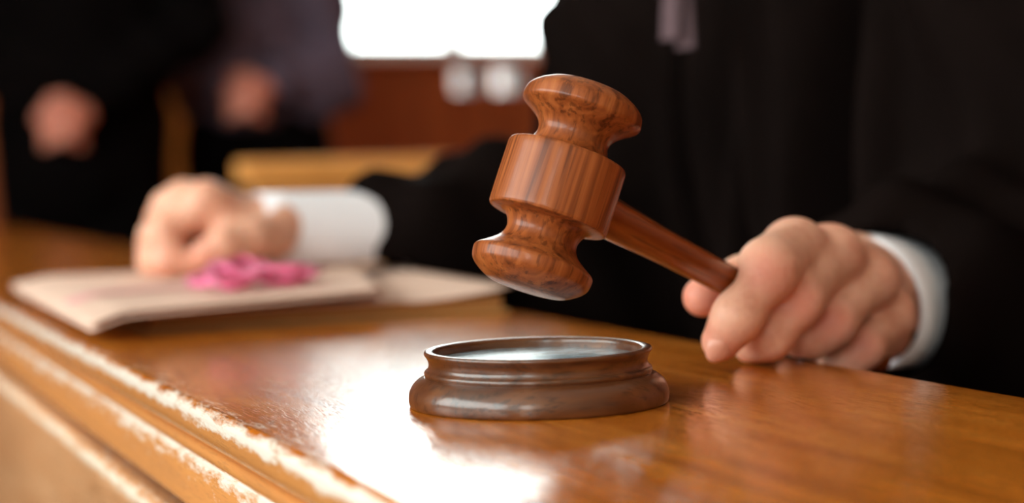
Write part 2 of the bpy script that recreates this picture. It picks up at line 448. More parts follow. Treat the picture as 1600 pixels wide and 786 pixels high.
# ------------------------------------------------------------------ the room
def struct(o): o['kind'] = 'structure'; return o
struct(box('floor', (XL - .3, YF - .3, -.1), (XR + .3, YB + .3, 0), M['floor']))
struct(box('ceiling', (XL - .3, YF - .3, ZC), (XR + .3, YB + .3, ZC + .1), M['ceiling']))
struct(box('wall_right', (XR, YF, 0), (XR + .2, YB, ZC), M['panel']))
x0, x1, z0, z1 = WIN_FILL
v, f = boxes_vf([((XL, YF - .2, 0), (x0, YF, ZC)), ((x1, YF - .2, 0), (XR, YF, ZC)), ((x0, YF - .2, 0), (x1, YF, z0)), ((x0, YF - .2, z1), (x1, YF, ZC))])
struct(mesh('wall_front', v, f, M['wall'], smooth=False))
y0, y1, z0, z1 = WIN_L
v, f = boxes_vf([((XL - .2, YF, 0), (XL, y0, ZC)), ((XL - .2, y1, 0), (XL, YB, ZC)), ((XL - .2, y0, 0), (XL, y1, z0)), ((XL - .2, y0, z1), (XL, y1, ZC))])
struct(mesh('wall_left', v, f, M['wall'], smooth=False))
x0, x1, z0, z1 = WIN_B
(a0, a1, c0, c1), (d0, d1, e0, e1) = WIN_S
v, f = boxes_vf([((XL, YB, 0), (x0, YB + .2, ZC)), ((x1, YB, 0), (XR, YB + .2, ZC)), ((x0, YB, z1), (x1, YB + .2, ZC)),
                 ((x0, YB, 0), (a0, YB + .2, z0)), ((a1, YB, 0), (d0, YB + .2, z0)), ((d1, YB, 0), (x1, YB + .2, z0)), ((a0, YB, 0), (a1, YB + .2, c0)), ((a0, YB, c1), (a1, YB + .2, z0)), ((d0, YB, 0), (d1, YB + .2, e0)), ((d0, YB, e1), (d1, YB + .2, z0))])
struct(mesh('wall_back', v, f, M['panel'], smooth=False))
def window_xz(name, y, x0, x1, z0, z1, mull, t=.035):
    r_ = bpy.data.objects.new(name, None); r_.location = ((x0 + x1) / 2, y, z0); COL.objects.link(r_); struct(r_)
    fr = [((x0, y - .02, z0), (x0 + t, y + .05, z1)), ((x1 - t, y - .02, z0), (x1, y + .05, z1)), ((x0 + t, y - .02, z0), (x1 - t, y + .05, z0 + t)), ((x0 + t, y - .02, z1 - t), (x1 - t, y + .05, z1))]
    fr += [((m - t / 2, y - .01, z0 + t), (m + t / 2, y + .04, z1 - t)) for m in mull]
    v, f = boxes_vf(fr); mesh('window_frame', v, f, M['frame'], r_, smooth=False)
    box('window_pane', (x0 + t, y + .012, z0 + t), (x1 - t, y + .016, z1 - t), M['glass'], r_)
window_xz('window_1', YB + .1, *WIN_B, [1.885], .04)
window_xz('window_2', YB + .1, *WIN_S[0], [], .006)
window_xz('window_4', YB + .1, *WIN_S[1], [], .006)
window_xz('fill_window', YF - .1, *WIN_FILL, [], .05)  # unseen window put in for fill from the camera side
r_ = bpy.data.objects.new('window_3', None); y0, y1, z0, z1 = WIN_L; r_.location = (XL - .1, .6, z0); COL.objects.link(r_); struct(r_)
t = .05; X0, X1 = XL - .14, XL - .06
fr = [((X0, y0, z0), (X1, y0 + t, z1)), ((X0, y1 - t, z0), (X1, y1, z1)), ((X0, y0 + t, z0), (X1, y1 - t, z0 + t)), ((X0, y0 + t, z1 - t), (X1, y1 - t, z1))]
fr += [((X0, y - .025, z0 + t), (X1, y + .025, z1 - t)) for y in (0.0, 1.2)]
v, f = boxes_vf(fr); mesh('window_frame', v, f, M['frame'], r_, smooth=False)
box('window_pane', (XL - .105, y0 + t, z0 + t), (XL - .1, y1 - t, z1 - t), M['glass'], r_)
struct(box('trim_1', (1.3, YB - .02, 1.12), (2.5, YB + .02, 1.145), M['panel'], bev=.006))       # sill
struct(box('trim_2', (.975, YB - .05, 0), (1.10, YB, ZC), M['pilaster'], bev=.01))             # pilaster
struct(box('baseboard_back', (XL, YB - .02, 0), (.97, YB, .14), M['panel'], bev=.004))

# ------------------------------------------------------------------ judge's bench
BX0, BX1, BY0, BY1 = .1556, .434, -.9, 3.55
jb = root('judge_bench', (.295, 1.3, 0), 'long varnished oak bench with a worn moulded edge, under the sounding block and files', 'desk')
def arc(cx, cz, r, a0, a1, n=8):
    return [(cx + r * math.cos(math.radians(a0 + (a1 - a0) * i / n)), cz + r * math.sin(math.radians(a0 + (a1 - a0) * i / n))) for i in range(n + 1)]
X = BX0
prof = []
prof += arc(X + .0045, T - .0045, .0045, 90, 180, 8)            # rounded upper nose
prof += arc(X + .008, T - .0095, .008, 180, 250, 8)
prof += [(X + .0085, T - .0175)]
prof += arc(X + .0065, T - .0212, .0034, 90, 270, 10)           # small bead is hollowed below
prof += [(X + .0035, T - .0248), (X + .0025, T - .0262)]
prof += [(X + .0025, T - .0445)] + arc(X + .0055, T - .0445, .003, 180, 270, 5)
prof += [(X + .03, T - .0475), (BX1 - .01, T - .0475), (BX1 - .004, T - .046)]
prof += arc(BX1 - .004, T - .008, .004, 0, 0, 1)[:1] + arc(BX1 - .004, T - .004, .004, 0, 90, 6)
nx = 10
prof += [(BX1 - .004 + (X + .0045 - BX1 + .004) * i / nx, T) for i in range(1, nx)]
v, f = prism_vf(prof, BY0, BY1, 60)
v = np.array(v)
wear_glint = np.clip(1 - np.abs(v[:, 2] - (T - .004)) / .007, 0, 1) * (v[:, 0] < X + .006) * .62  # worn edge plus a highlight put into the colour
wear_glint = np.maximum(wear_glint, np.clip(1 - np.abs(v[:, 2] - (T - .025)) / .004, 0, 1) * .52 * (v[:, 0] < X + .02))
o = mesh('bench_top', v, f, M['bench'], jb, attr={'wear_glint': wear_glint, 'front_tone': .6 * (v[:, 0] < X + .02) * (v[:, 2] < T - .003)}); recalc(o)
# lower front: a panel board with its own rounded lip, a dark gap above it
pr = arc(X + .004, T - .0585, .005, 90, 180, 6) + [(X - .001, T - .064), (X + .002, T - .070), (X + .002, .09), (X + .03, .09), (X + .03, T - .0535)]
v, f = prism_vf(pr, BY0 + .01, BY1 - .01, 60); v = np.array(v)
wear_glint = np.clip(1 - np.abs(v[:, 2] - (T - .058)) / .008, 0, 1) * .55  # lip paled the same way, part worn, part painted highlight
o = mesh('front_panel', v, f, M['bench_front'], jb, attr={'wear_glint': wear_glint}); recalc(o)
box('front_rail', (X + .029, BY0 + .01, T - .0600), (X + .06, BY1 - .01, T - .0475), M['block'], jb)
box('plinth', (X + .012, BY0 + .02, 0), (X + .05, BY1 - .02, .09), M['bench_front'], jb)
for yy in (BY0 + .02, BY1 - .06):
    box('end_panel', (X + .03, yy, 0), (BX1 - .03, yy + .03, T - .0475), M['bench_front'], jb)

# ------------------------------------------------------------------ sounding block
BC = P(842, 619, .69); BC[2] = T
sb = root('sounding_block', BC, 'round dark brown turned sounding block with a pale inlaid top, below the gavel', 'sounding block')
cm = .01
seg = [(0, 0), (4.6, 0), (4.93, 0), (4.98, .06), (5.01, .22), (5.01, .42), (4.96, .62), (4.82, .86), (4.60, 1.04), (4.42, 1.12), (4.36, 1.13),
       (4.36, 1.13), (4.37, 1.17), (4.40, 1.24), (4.38, 1.33), (4.33, 1.37), (4.27, 1.40), (4.22, 1.50), (4.21, 1.62), (4.25, 1.78), (4.34, 1.92), (4.38, 1.98), (4.39, 2.03), (4.37, 2.09), (4.30, 2.12), (4.2, 2.13), (4.08, 2.11),
       (4.00, 2.06), (3.97, 2.0), (3.96, 1.9), (3.96, 1.75), (3.96, 1.62), (3.9, 1.62), (2, 1.62), (0, 1.62)]
p = chaikin([(a * cm, b * cm) for a, b in seg], 2)
v, f = lathe_vf(p, 160); mesh('turned_base', v + BC, f, M['block'], sb)
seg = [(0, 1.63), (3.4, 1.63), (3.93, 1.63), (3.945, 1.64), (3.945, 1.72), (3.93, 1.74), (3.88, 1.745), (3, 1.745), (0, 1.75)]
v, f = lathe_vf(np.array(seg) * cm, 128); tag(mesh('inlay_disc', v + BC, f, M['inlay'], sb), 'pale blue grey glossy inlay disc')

# ------------------------------------------------------------------ gavel
GC = P(871, 293, .70)
al, be = math.radians(8.0), math.radians(25.5); ti = math.radians(17.9)
ax = math.cos(al) * (math.sin(ti) * CR + math.cos(ti) * CU) + math.sin(al) * CF
de = math.atan(-(math.sin(ti) * math.cos(be) - math.cos(ti) * math.sin(be)) / math.tan(al))
hd = math.cos(de) * (math.cos(be) * CR - math.sin(be) * CU) + math.sin(de) * CF
hd = hd - (hd @ ax) * ax; hd /= np.linalg.norm(hd)
gy = np.cross(ax, hd)
gav = root('gavel', GC, 'brown turned wooden gavel held tilted above the sounding block', 'gavel')
rotm = Matrix(((hd[0], gy[0], ax[0]), (hd[1], gy[1], ax[1]), (hd[2], gy[2], ax[2])))
gav.rotation_euler = rotm.to_euler()
k = .70 / FPX / 1.964                       # zoomed photo pixel to metres
half = [(0, 102), (186, 102), (186, 102), (184, 106), (178, 107.5), (140, 112), (128, 120), (118, 136), (112.5, 152), (112.5, 166), (118, 182), (130, 198), (148, 212), (165, 224), (178, 232), (186, 238), (190, 246), (190, 254), (188, 270), (184, 282), (172, 296), (152, 310), (134, 320), (120, 326), (80, 331), (0, 334)]
up = half[1:]
barrel = [(188.5, -96), (188.5, -60), (188.8, 0), (188.5, 60), (188.5, 96)]
low = [(r_, -s) for r_, s in half[1:]][::-1]
prof = chaikin([(0, -334)] + low[1:] + barrel + up, 2) * k
prof[0][0] = 0; prof[-1][0] = 0
v, f = lathe_vf(prof, 160)
mesh('gavel_head', v, f, M['gavel'], gav)
hp = [(0, .015), (.6, .015), (.85, .017), (.86, .024), (.85, .034), (.81, .046), (.75, .058), (.71, .075), (.69, .10), (.69, .13), (.74, .17), (.80, .20), (.85, .225), (.82, .238), (.62, .246), (0, .249)]
v, f = lathe_vf(chaikin([(a * .01, b) for a, b in hp], 2), 64)
o = mesh('gavel_handle', v, f, M['gavel_handle'], gav)
o.rotation_euler = (0, math.pi / 2, 0); o.location = (0, 0, -.0012)
GH = lambda t_: GC + hd * t_ - ax * .0012

# ------------------------------------------------------------------ files and ribbon
def sheet_vf(c00, c10, c11, c01, hfun, th, n=28):
    """bent sheet between four (x, y) corners; hfun(u, w) gives the underside's height"""
    v, f = [], []
    for top in (0, 1):
        for i in range(n + 1):
            for j in range(n + 1):
                u, q = i / n, j / n
                p = (1 - u) * (1 - q) * c00 + u * (1 - q) * c10 + u * q * c11 + (1 - u) * q * c01
                v.append((p[0], p[1], hfun(u, q) + th * top))
    m_ = (n + 1) ** 2; I = lambda i, j, t_: t_ * m_ + i * (n + 1) + j
    for i in range(n):
        for j in range(n):
            f.append((I(i, j, 1), I(i + 1, j, 1), I(i + 1, j + 1, 1), I(i, j + 1, 1)))
            f.append((I(i, j, 0), I(i, j + 1, 0), I(i + 1, j + 1, 0), I(i + 1, j, 0)))
    for i in range(n):
        f += [(I(i, 0, 0), I(i + 1, 0, 0), I(i + 1, 0, 1), I(i, 0, 1)), (I(i + 1, n, 0), I(i, n, 0), I(i, n, 1), I(i + 1, n, 1))]
        f += [(I(0, i + 1, 0), I(0, i, 0), I(0, i, 1), I(0, i + 1, 1)), (I(n, i, 0), I(n, i + 1, 0), I(n, i + 1, 1), I(n, i, 1))]
    return v, f
def ground(px, py, z):
    d = P(px, py, 1) - CAM; return (CAM + d * ((z - CAM[2]) / d[2]))[:2]
A = ground(228, 521, T); B = ground(797, 489, T)
ex = (B - A) / np.linalg.norm(B - A); ey = V3(-ex[1], ex[0])
wid = np.linalg.norm(B - A)
C_, D_ = B + ey * .31, A + ey * .31
rim = lambda u, q: .0025 * max(0, (u - .8) / .2) ** 2 * 1.0
lf = root('document_file', (*(A + C_) / 2, T), 'thick brown card file of papers lying under the pink beige folder', 'file')
o = mesh('back_cover', *sheet_vf(A, B, C_, D_, lambda u, q: T + .0004, .0012, 8), M['folder_brown'], lf, smooth=False)
i0 = .004
Ai, Bi, Ci, Di = A + ex * i0 + ey * i0, B - ex * i0 + ey * i0, C_ - ex * i0 - ey * i0, D_ + ex * i0 - ey * i0
def block_vf(hbot, htop, n=24):
    v, f = sheet_vf(Ai, Bi, Ci, Di, lambda u, q: 0, 0, n); v = np.array(v); m_ = (n + 1) ** 2
    for t_ in (0, 1):
        for i in range(n + 1):
            for j in range(n + 1):
                v[t_ * m_ + i * (n + 1) + j][2] = (hbot, htop)[t_](i / n, j / n)
    return v, f
pt = lambda u, q: T + .0085 + .0015 * u + .003 * max(0, u - .6) ** 1.5
mesh('page_block', *block_vf(lambda u, q: T + .0018, pt), M['pages'], lf, smooth=False)
curl = lambda u, q: pt(u, q) + .0006 + .004 * max(0, (u - .72) / .28) ** 2 + .0012 * math.sin(u * 7) * (u > .7)
o = mesh('front_cover', *sheet_vf(A - ex * .002, B + ex * .002, C_, D_, curl, .0012), M['folder'], lf)
# the upper folder
a0 = ground(142, 508, T + .010); b0 = ground(598, 455, T + .019); c0 = ground(560, 413, T + .021); d0 = ground(18, 440, T + .012)
ht = lambda u, q: T + .0085 + .0085 * min(1, u * 1.6) + .002 * u + .002 * q * u
zt = lambda u, q: max(ht(u, q), T + .0095 + .0)
uf = root('paper_folder', (*((a0 + c0) / 2), T + .0095), 'thin pink beige card folder on top of the brown file, beneath the clenched hand', 'folder')
def hz(u, q):
    s = min(1.0, max(0.0, (u + .02) / .15)); s = s * s * (3 - 2 * s)
    return T + .0058 + .0056 * s + .0060 * u
mesh('lower_cover', *sheet_vf(a0, b0, c0, d0, hz, .0010), M['folder'], uf)
mesh('inner_paper', *sheet_vf(a0 * .97 + c0 * .03, b0 * .97 + d0 * .03, c0 * .97 + a0 * .03, d0 * .97 + b0 * .03, lambda u, q: hz(u, q) + .0011, .0012), M['shirt'], uf)
mesh('upper_cover', *sheet_vf(a0 - ex * .001, b0, c0, d0, lambda u, q: hz(u, q) + .0024 + .0012 * (1 - u), .0012), M['folder'], uf)
FT = lambda u, q: hz(u, q) + .0036 + .0012 * (1 - u)
FTOP = T + .0186; RTOP = T + .0204
def tape_vf(path, width, th=.0006, wob=0.0, twist=None):
    path = np.asarray(path, float); n = len(path); v, f = [], []
    for i in range(n):
        d = path[min(i + 1, n - 1)] - path[max(i - 1, 0)]; d /= np.linalg.norm(d) + 1e-9
        sd = np.cross(d, (0, 0, 1.0)); sd /= np.linalg.norm(sd) + 1e-9; nn = np.cross(sd, d)
        tw = 0 if twist is None else twist[i]
        s2 = sd * math.cos(tw) + nn * math.sin(tw); n2 = np.cross(s2, d)
        for a, b in ((-1, -1), (1, -1), (1, 1), (-1, 1)):
            v.append(path[i] + s2 * a * width / 2 + n2 * b * th / 2)
    for i in range(n - 1):
        for a in range(4):
            b = (a + 1) % 4
            f.append((4 * i + a, 4 * i + b, 4 * i + 4 + b, 4 * i + 4 + a))
    f += [(3, 2, 1, 0), (4 * n - 4, 4 * n - 3, 4 * n - 2, 4 * n - 1)]
    return v, f
rc = np.array([*ground(392, 448, RTOP), RTOP])
e1 = V3(CR[0], CR[1], 0); e2 = V3(CF[0], CF[1], 0)
e1 /= np.linalg.norm(e1); e2 /= np.linalg.norm(e2)
rb = root('ribbon', (rc[0], rc[1], RTOP), 'bright pink cloth tape heaped in loops on the folder by the clenched hand', 'ribbon')
for i in range(7):
    pts = []; tw = []
    ph = rng.uniform(0, 6.28); cx, cy = rng.uniform(-.016, .022), rng.uniform(-.02, .02)
    rx, ry = rng.uniform(.012, .026), rng.uniform(.016, .035); hz_ = .004 + .0016 * i
    for s in np.linspace(0, 2 * math.pi * 1.3, 60):
        a = s + ph
        pts.append(rc + e1 * (cx + rx * math.cos(a)) + e2 * (cy + ry * math.sin(a)) + V3(0, 0, .0035 + hz_ * (.5 + .5 * math.sin(1.0 * a + i))))
        tw.append(.9 * math.sin(a * 1.5 + i))
    mesh('ribbon_loop', *tape_vf(pts, .0065, .0007, twist=tw), M['ribbon'], rb)
tail = []
for s in np.linspace(0, 1, 40):
    q = np.array([*ground(450 + 38 * s, 443 - 2 * s, RTOP), RTOP]); tail.append(q + V3(0, 0, .0022 + .0015 * math.sin(s * 9)))
mesh('ribbon_end', *tape_vf(tail, .012, .0007), M['ribbon'], rb)
# faded tape wound round the upper folder
def on_folder(u, q, dz): p_ = (1 - u) * (1 - q) * a0 + u * (1 - q) * b0 + u * q * c0 + (1 - u) * q * d0; return V3(p_[0], p_[1], FT(u, q) + dz)
path = [on_folder(.03 + .67 * s, .33 + .12 * s, .0012) for s in np.linspace(0, 1, 30)]
tag(mesh('ribbon_band', *tape_vf(path, .022, .0006), M['stain'], rb), 'faded pink tape lying flat along the folder')

# ------------------------------------------------------------------ people
def flush_of(v, spots, r):
    a = np.zeros(len(v))
    for c, s in spots:
        a = np.maximum(a, s * np.exp(-((v - c) ** 2).sum(1) / (r * r)))
    return a
def nail_vf(tip, along, out, w_=.006, l_=.0068):
    """a small curved plate lying on the back of a fingertip"""
    along = along / np.linalg.norm(along); out = out - (out @ along) * along; out /= np.linalg.norm(out); sd = np.cross(along, out)
    v, f = [], []; n = 10
    for lay in (0, 1):
        for i in range(n + 1):
            for j in range(n + 1):
                a, b = -1 + 2 * i / n, -1 + 2 * j / n
                s_ = math.sqrt(max(0, 1 - .5 * b * b)); t_ = math.sqrt(max(0, 1 - .5 * a * a))
                v.append(tip + sd * a * s_ * w_ + along * b * t_ * l_ + out * (-.0022 * a * a + .0008 * lay - .0006 * b * b))
    m_ = (n + 1) ** 2; I = lambda i, j, t_: t_ * m_ + i * (n + 1) + j
    for i in range(n):
        for j in range(n):
            f += [(I(i, j, 1), I(i + 1, j, 1), I(i + 1, j + 1, 1), I(i, j + 1, 1)), (I(i, j, 0), I(i, j + 1, 0), I(i + 1, j + 1, 0), I(i + 1, j, 0))]
        f += [(I(i, 0, 0), I(i + 1, 0, 0), I(i + 1, 0, 1), I(i, 0, 1)), (I(i + 1, n, 0), I(i, n, 0), I(i, n, 1), I(i + 1, n, 1)),
              (I(0, i + 1, 0), I(0, i, 0), I(0, i, 1), I(0, i + 1, 1)), (I(n, i, 0), I(n, i + 1, 0), I(n, i + 1, 1), I(n, i, 1))]
    return v, f

def hand_field(h, fingers, frad, thumb, trad, wrist, wr, wside, elbow, er, palm_r, lift=None, kf=.0012, extra=()):
    """fingers: four lists of joints (knuckle .. tip); one continuous hand and forearm"""
    allp = [q for fg in fingers for q in fg] + list(thumb) + [wrist]
    lo = np.min(allp, 0) - .03; hi = np.max(allp, 0) + .03
    fore = wrist + (elbow - wrist) / np.linalg.norm(elbow - wrist) * .052
    lo = np.minimum(lo, fore - .04); hi = np.maximum(hi, fore + .04)
    F = Field(lo, hi, h)
    for fg, rr in zip(fingers, frad):
        G = F.like(); G.chain(fg, rr, .007)
        F.merge(G, kf)
    Pm = F.like()
    for fg, pr_ in zip(fingers, palm_r):
        Pm.cap(wrist + wside * 0, fg[0], wr * .72, pr_, .010)
    Pm.cap(wrist - wside, wrist + wside, wr * .8, wr * .8, .008)
    Pm.cap(wrist - wside, fore - wside * 1.0, wr * .8, wr * .78, .008); Pm.cap(wrist + wside, fore + wside * 1.0, wr * .8, wr * .78, .008)
    for a, b, ra, rb_, kk in extra: Pm.cap(a, b, ra, rb_, kk)
    F.merge(Pm, .013)
    Th = F.like(); Th.chain(thumb, trad, .004); F.merge(Th, .0025)
    # bony knuckles
    for fg, rr in zip(fingers, frad): F.ball(fg[0] + (fg[0] - wrist) / np.linalg.norm(fg[0] - wrist) * .001, rr[0] * 1.0, .006)
    return F

# ---- the judge: right hand round the handle
rf = [[P(1242, 393, .816), P(1198, 428, .775), P(1152, 495, .767), P(1127, 533, .771)],
      [P(1302, 402, .832), P(1246, 470, .791), P(1202, 524, .786), P(1174, 543, .797)],
      [P(1357, 438, .848), P(1300, 505, .812), P(1262, 545, .811), P(1240, 552, .826)],
      [P(1388, 494, .863), P(1348, 543, .834), P(1318, 565, .833), P(1300, 566, .845)]]
rr = [[.0114, .0108, .0098, .0086], [.0116, .0106, .0096, .0086], [.0110, .0100, .0090, .0082], [.0098, .0088, .0080, .0074]]
def settle(pts, rad, zmin, xmax=9):
    for fg, r0 in zip(pts, rad):
        for q, r1 in zip(fg, r0):
            if q[0] < xmax: q[2] = max(q[2], zmin + r1 + .0004)
settle(rf, rr, T, BX1 + .02)
rw = P(1352, 442, .93); relb = V3(.722, .923, .738)
rth = [P(1318, 462, .905), P(1236, 440, .865), P(1160, 434, .825), P(1098, 464, .806)]
rtr = [.016, .0125, .0100, .0090]
wdir = (rw - rf[1][0]); wdir /= np.linalg.norm(wdir)
wsd = rf[3][0] - rf[0][0]; wsd = wsd - (wsd @ wdir) * wdir; wsd = wsd / np.linalg.norm(wsd) * .010
HF = hand_field(.0011, rf, rr, rth, rtr, rw, .0235, wsd, relb, .03, [.0120, .0120, .0114, .0104],
                extra=[(P(1240, 392, .814), P(1201, 414, .784), .0108, .0104, .008), (P(1318, 462, .905), P(1262, 440, .852), .015, .012, .010), (P(1380, 520, .90), P(1360, 545, .862), .014, .010, .010)])
# the handle keeps its own space inside the fist
HF.cut_cap(GH(.06), GH(.25), .0080, .0100)
xh, yh, zh = np.meshgrid(*HF.ax, indexing='ij', sparse=True)
HF.D = np.maximum(HF.D, -np.maximum(np.maximum(xh - (BX1 + .0015), zh - (T + .0012)), (T - .05) - zh)).astype(np.float32)   # fingers rest on the bench
hvR = HF.vf(2)
# ---- left hand, clenched on the folder
lf_ = [[P(322, 316, 1.262), P(254, 366, 1.252), P(262, 408, 1.247), P(306, 412, 1.250)],
       [P(288, 316, 1.286), P(244, 368, 1.275), P(250, 410, 1.270), P(290, 414, 1.272)],
       [P(268, 326, 1.308), P(240, 378, 1.298), P(238, 412, 1.293), P(285, 414, 1.295)],
       [P(258, 342, 1.328), P(242, 384, 1.318), P(240, 412, 1.314), P(280, 414, 1.316)]]
lr = [[.0125, .0115, .0105, .0095], [.0125, .0112, .0102, .0092], [.0118, .0104, .0096, .0088], [.0105, .0094, .0086, .0080]]
settle(lf_, lr, FTOP)
lw = P(432, 358, 1.295); lelb = V3(.645, 1.28, .768)
lth = [P(425, 368, 1.272), P(392, 372, 1.250), P(348, 382, 1.232), P(322, 396, 1.228)]
ltr = [.016, .0135, .0115, .0102]
wdir = (lw - lf_[1][0]); wdir /= np.linalg.norm(wdir)
wsl = lf_[3][0] - lf_[0][0]; wsl = wsl - (wsl @ wdir) * wdir; wsl = wsl / np.linalg.norm(wsl) * .009
HL = hand_field(.0016, lf_, lr, lth, ltr, lw, .023, wsl, lelb, .03, [.0135, .0135, .0125, .0115],
                extra=[(P(420, 372, 1.275), P(360, 365, 1.262), .017, .015, .010), (P(420, 385, 1.32), P(300, 390, 1.30), .016, .014, .010)])
HL.cut_plane((0, 0, FTOP), (0, 0, -1))
hvL = HL.vf(2)
# ---- body below the gown
JY = 1.06
def head_into(F, c, fwd, up=V3(0, 0, 1), s=1.0, k=.012):
    fwd = fwd / np.linalg.norm(fwd); sd = np.cross(up, fwd)
    R_ = [sd, fwd, up]
    F.ell(c + up * .02 * s, (.074 * s, .094 * s, .112 * s), k, R_)
    F.ell(c + fwd * .03 * s - up * .055 * s, (.056 * s, .062 * s, .068 * s), k * 1.6, R_)
    F.cap(c + fwd * .094 * s + up * .008 * s, c + fwd * .112 * s - up * .030 * s, .008 * s, .013 * s, k * .5)    # nose
    F.cap(c + fwd * .082 * s + sd * .034 * s + up * .028 * s, c + fwd * .082 * s - sd * .034 * s + up * .028 * s, .012 * s, .012 * s, k)   # brow
    F.cap(c + fwd * .088 * s + sd * .018 * s - up * .058 * s, c + fwd * .088 * s - sd * .018 * s - up * .058 * s, .007 * s, .007 * s, k * .4)   # lips
    for e in (-1, 1): F.ell(c + sd * .076 * s * e - up * .01 * s, (.010 * s, .020 * s, .032 * s), k * .4, R_)
def hair_vf(c, fwd, h, up=V3(0, 0, 1), s=1.0):
    fwd = fwd / np.linalg.norm(fwd); sd = np.cross(up, fwd); R_ = [sd, fwd, up]
    F = Field(c - .16, c + .18, h)
    F.ell(c + up * .028 * s - fwd * .006 * s, (.082 * s, .100 * s, .114 * s), .01, R_)
    G = F.like(); G.ell(c + fwd * .055 * s - up * .035 * s, (.078 * s, .085 * s, .115 * s), .01, R_); G.ell(c + up * .0 * s, (.0735 * s, .0935 * s, .110 * s), .01, R_)
    F.D = np.maximum(F.D, -G.D)
    return F.vf(2)
jf = V3(-1, 0, 0)
jh = V3(.655, JY, 1.36)
BF = Field((.40, .62, .30), (1.05, 1.50, 1.56), .010)
BF.chain([V3(.86, JY, .56), V3(.80, JY, .82), V3(.735, JY, 1.06)], [.12, .125, .12], .05)
BF.cap(V3(.735, JY - .13, 1.10), V3(.735, JY + .13, 1.10), .065, .065, .05)
BF.cap(V3(.725, JY, 1.13), jh + V3(.03, 0, -.05), .055, .055, .03)
head_into(BF, jh, V3(-1, 0, -.25))
LS, RS = V3(.76, 1.195, 1.09), V3(.75, .865, 1.09)
for S_, E_, W_ in ((LS, lelb, lw), (RS, relb, rw)):
    BF.cap(S_, E_, .052, .042, .02); BF.cap(E_, E_ + (W_ - E_) * .62, .034, .022, .02)
for e in (-1, 1): BF.cap(V3(.84, JY + .10 * e, .54), V3(.60, JY + .12 * e, .53), .075, .06, .03)
bvf = BF.vf(2)
vv, ff = joinvf(hvR, hvL, bvf)
spots = [(fg[0], .75) for fg in rf] + [(fg[1] + (CAM - fg[1]) * .012, .55) for fg in rf] + [(rf[0][3], .5), (rth[3], .8)] + [(lth[3], .7), (lf_[0][2], .55), (lf_[0][3], .5), (lf_[0][0], .3)]
fl = flush_of(vv, spots, .011)
judge = root('person', (.82, JY, 0), 'person in a black gown seated behind the bench, gripping the gavel', 'person')
mesh('body', vv, ff, M['skin'], judge, attr={'flush': fl})
tipd = rf[0][3] - rf[0][2]; outd = (CAM - rf[0][3]) * 1.0; outd = outd / np.linalg.norm(outd) + V3(0, 0, -.15)
tdir = tipd / np.linalg.norm(tipd); od = outd - (outd @ tdir) * tdir; od /= np.linalg.norm(od)
mesh('fingernail', *nail_vf(rf[0][3] + tdir * .0018 + od * (.0086 + .0002), tipd, outd, .0054, .0058), M['nail'], judge)
mesh('hair', *hair_vf(jh, V3(-1, 0, -.25) / 1.03, .008), M['hair'], judge)

lo_c = P(604, 376, 1.338); ro_c = P(1408, 476, .972)
# shirt cuffs: short tubes round the wrists
def cuff_vf(c0, c1, r0, r1, side, flat=.9, th=.0022, n=64, nl=10, wave=.0006):
    d = c1 - c0; d /= np.linalg.norm(d); s1 = side - (side @ d) * d; s1 /= np.linalg.norm(s1); s2 = np.cross(d, s1)
    v, f = [], []
    ring = []
    L = list(np.linspace(0, 1, nl)) 
    path = [(t_, 0) for t_ in L] + [(t_, -th) for t_ in L[::-1]]
    path = [(0, -th / 2)] + path + [(1, 0)][:0]
    for t_, dr in path:
        row = []
        for i in range(n):
            a = 2 * math.pi * i / n; r_ = r0 + (r1 - r0) * t_ + dr + wave * math.sin(3 * a + 5 * t_)
            row.append(len(v)); v.append(c0 + (c1 - c0) * t_ + s1 * r_ * math.cos(a) + s2 * r_ * flat * math.sin(a))
        ring.append(row)
    m_ = len(ring)
    for q in range(m_):
        A_, B_ = ring[q], ring[(q + 1) % m_]
        for i in range(n):
            j = (i + 1) % n; f.append((A_[i], A_[j], B_[j], B_[i]))
    return np.array(v), f
c0_, c1_ = P(1338, 470, .925), ro_c + (relb - ro_c) * .30
o = mesh('shirt_cuff', *cuff_vf(c0_, c1_, .0395, .043, wsd, .82), M['shirt'], judge); recalc(o)
tag(o, 'white shirt cuff at the wrist of the hand with the gavel')
c0_, c1_ = P(398, 359, 1.288), lo_c + (lelb - lo_c) * .30 + V3(0, 0, .006)
v, f = cuff_vf(c0_, c1_, .0285, .033, wsl, .95)
v[:, 2] = np.where(v[:, 0] < BX1 + .01, np.maximum(v[:, 2], T + .0226), v[:, 2])
o = mesh('shirt_cuff', v, f, M['shirt'], judge); recalc(o); tag(o, 'white shirt cuff at the wrist of the clenched hand')

# gown
GF = Field((.30, .50, .02), (1.16, 1.62, 1.24), .0062)
GF.ell(V3(.80, JY, .86), (.185, .25, .40), .05)
GF.cap(V3(.84, JY, .55), V3(.86, JY, .12), .21, .25, .08)
for e in (-1, 1): GF.cap(V3(.80, JY + .10 * e, .53), V3(.60, JY + .12 * e, .52), .12, .10, .05); GF.cap(V3(.60, JY + .12 * e, .50), V3(.61, JY + .12 * e, .10), .09, .08, .04)
GF.cap(LS, RS, .10, .10, .06); GF.cap(V3(.74, JY, 1.14), V3(.71, JY, 1.19), .085, .07, .05)
Xg, Yg, Zg = np.meshgrid(*GF.ax, indexing='ij', sparse=True)
# hanging folds on the front
ph = (Yg - JY) * 1.0 + .10 * (Zg - .9) * np.sign(Yg - JY)
fold = .034 * (.5 - np.abs(np.sin(ph * 26 + 1.2 * np.sin(Zg * 4 + 2)))) + .012 * (.5 - np.abs(np.sin(ph * 57 + 1.6 * np.sin(Zg * 6)))) + .004 * np.sin(Zg * 22 + 20 * Yg)
GF.D = (GF.D + fold.astype(np.float32) * np.clip((1.16 - Zg) / .12, 0, 1).astype(np.float32)).astype(np.float32)
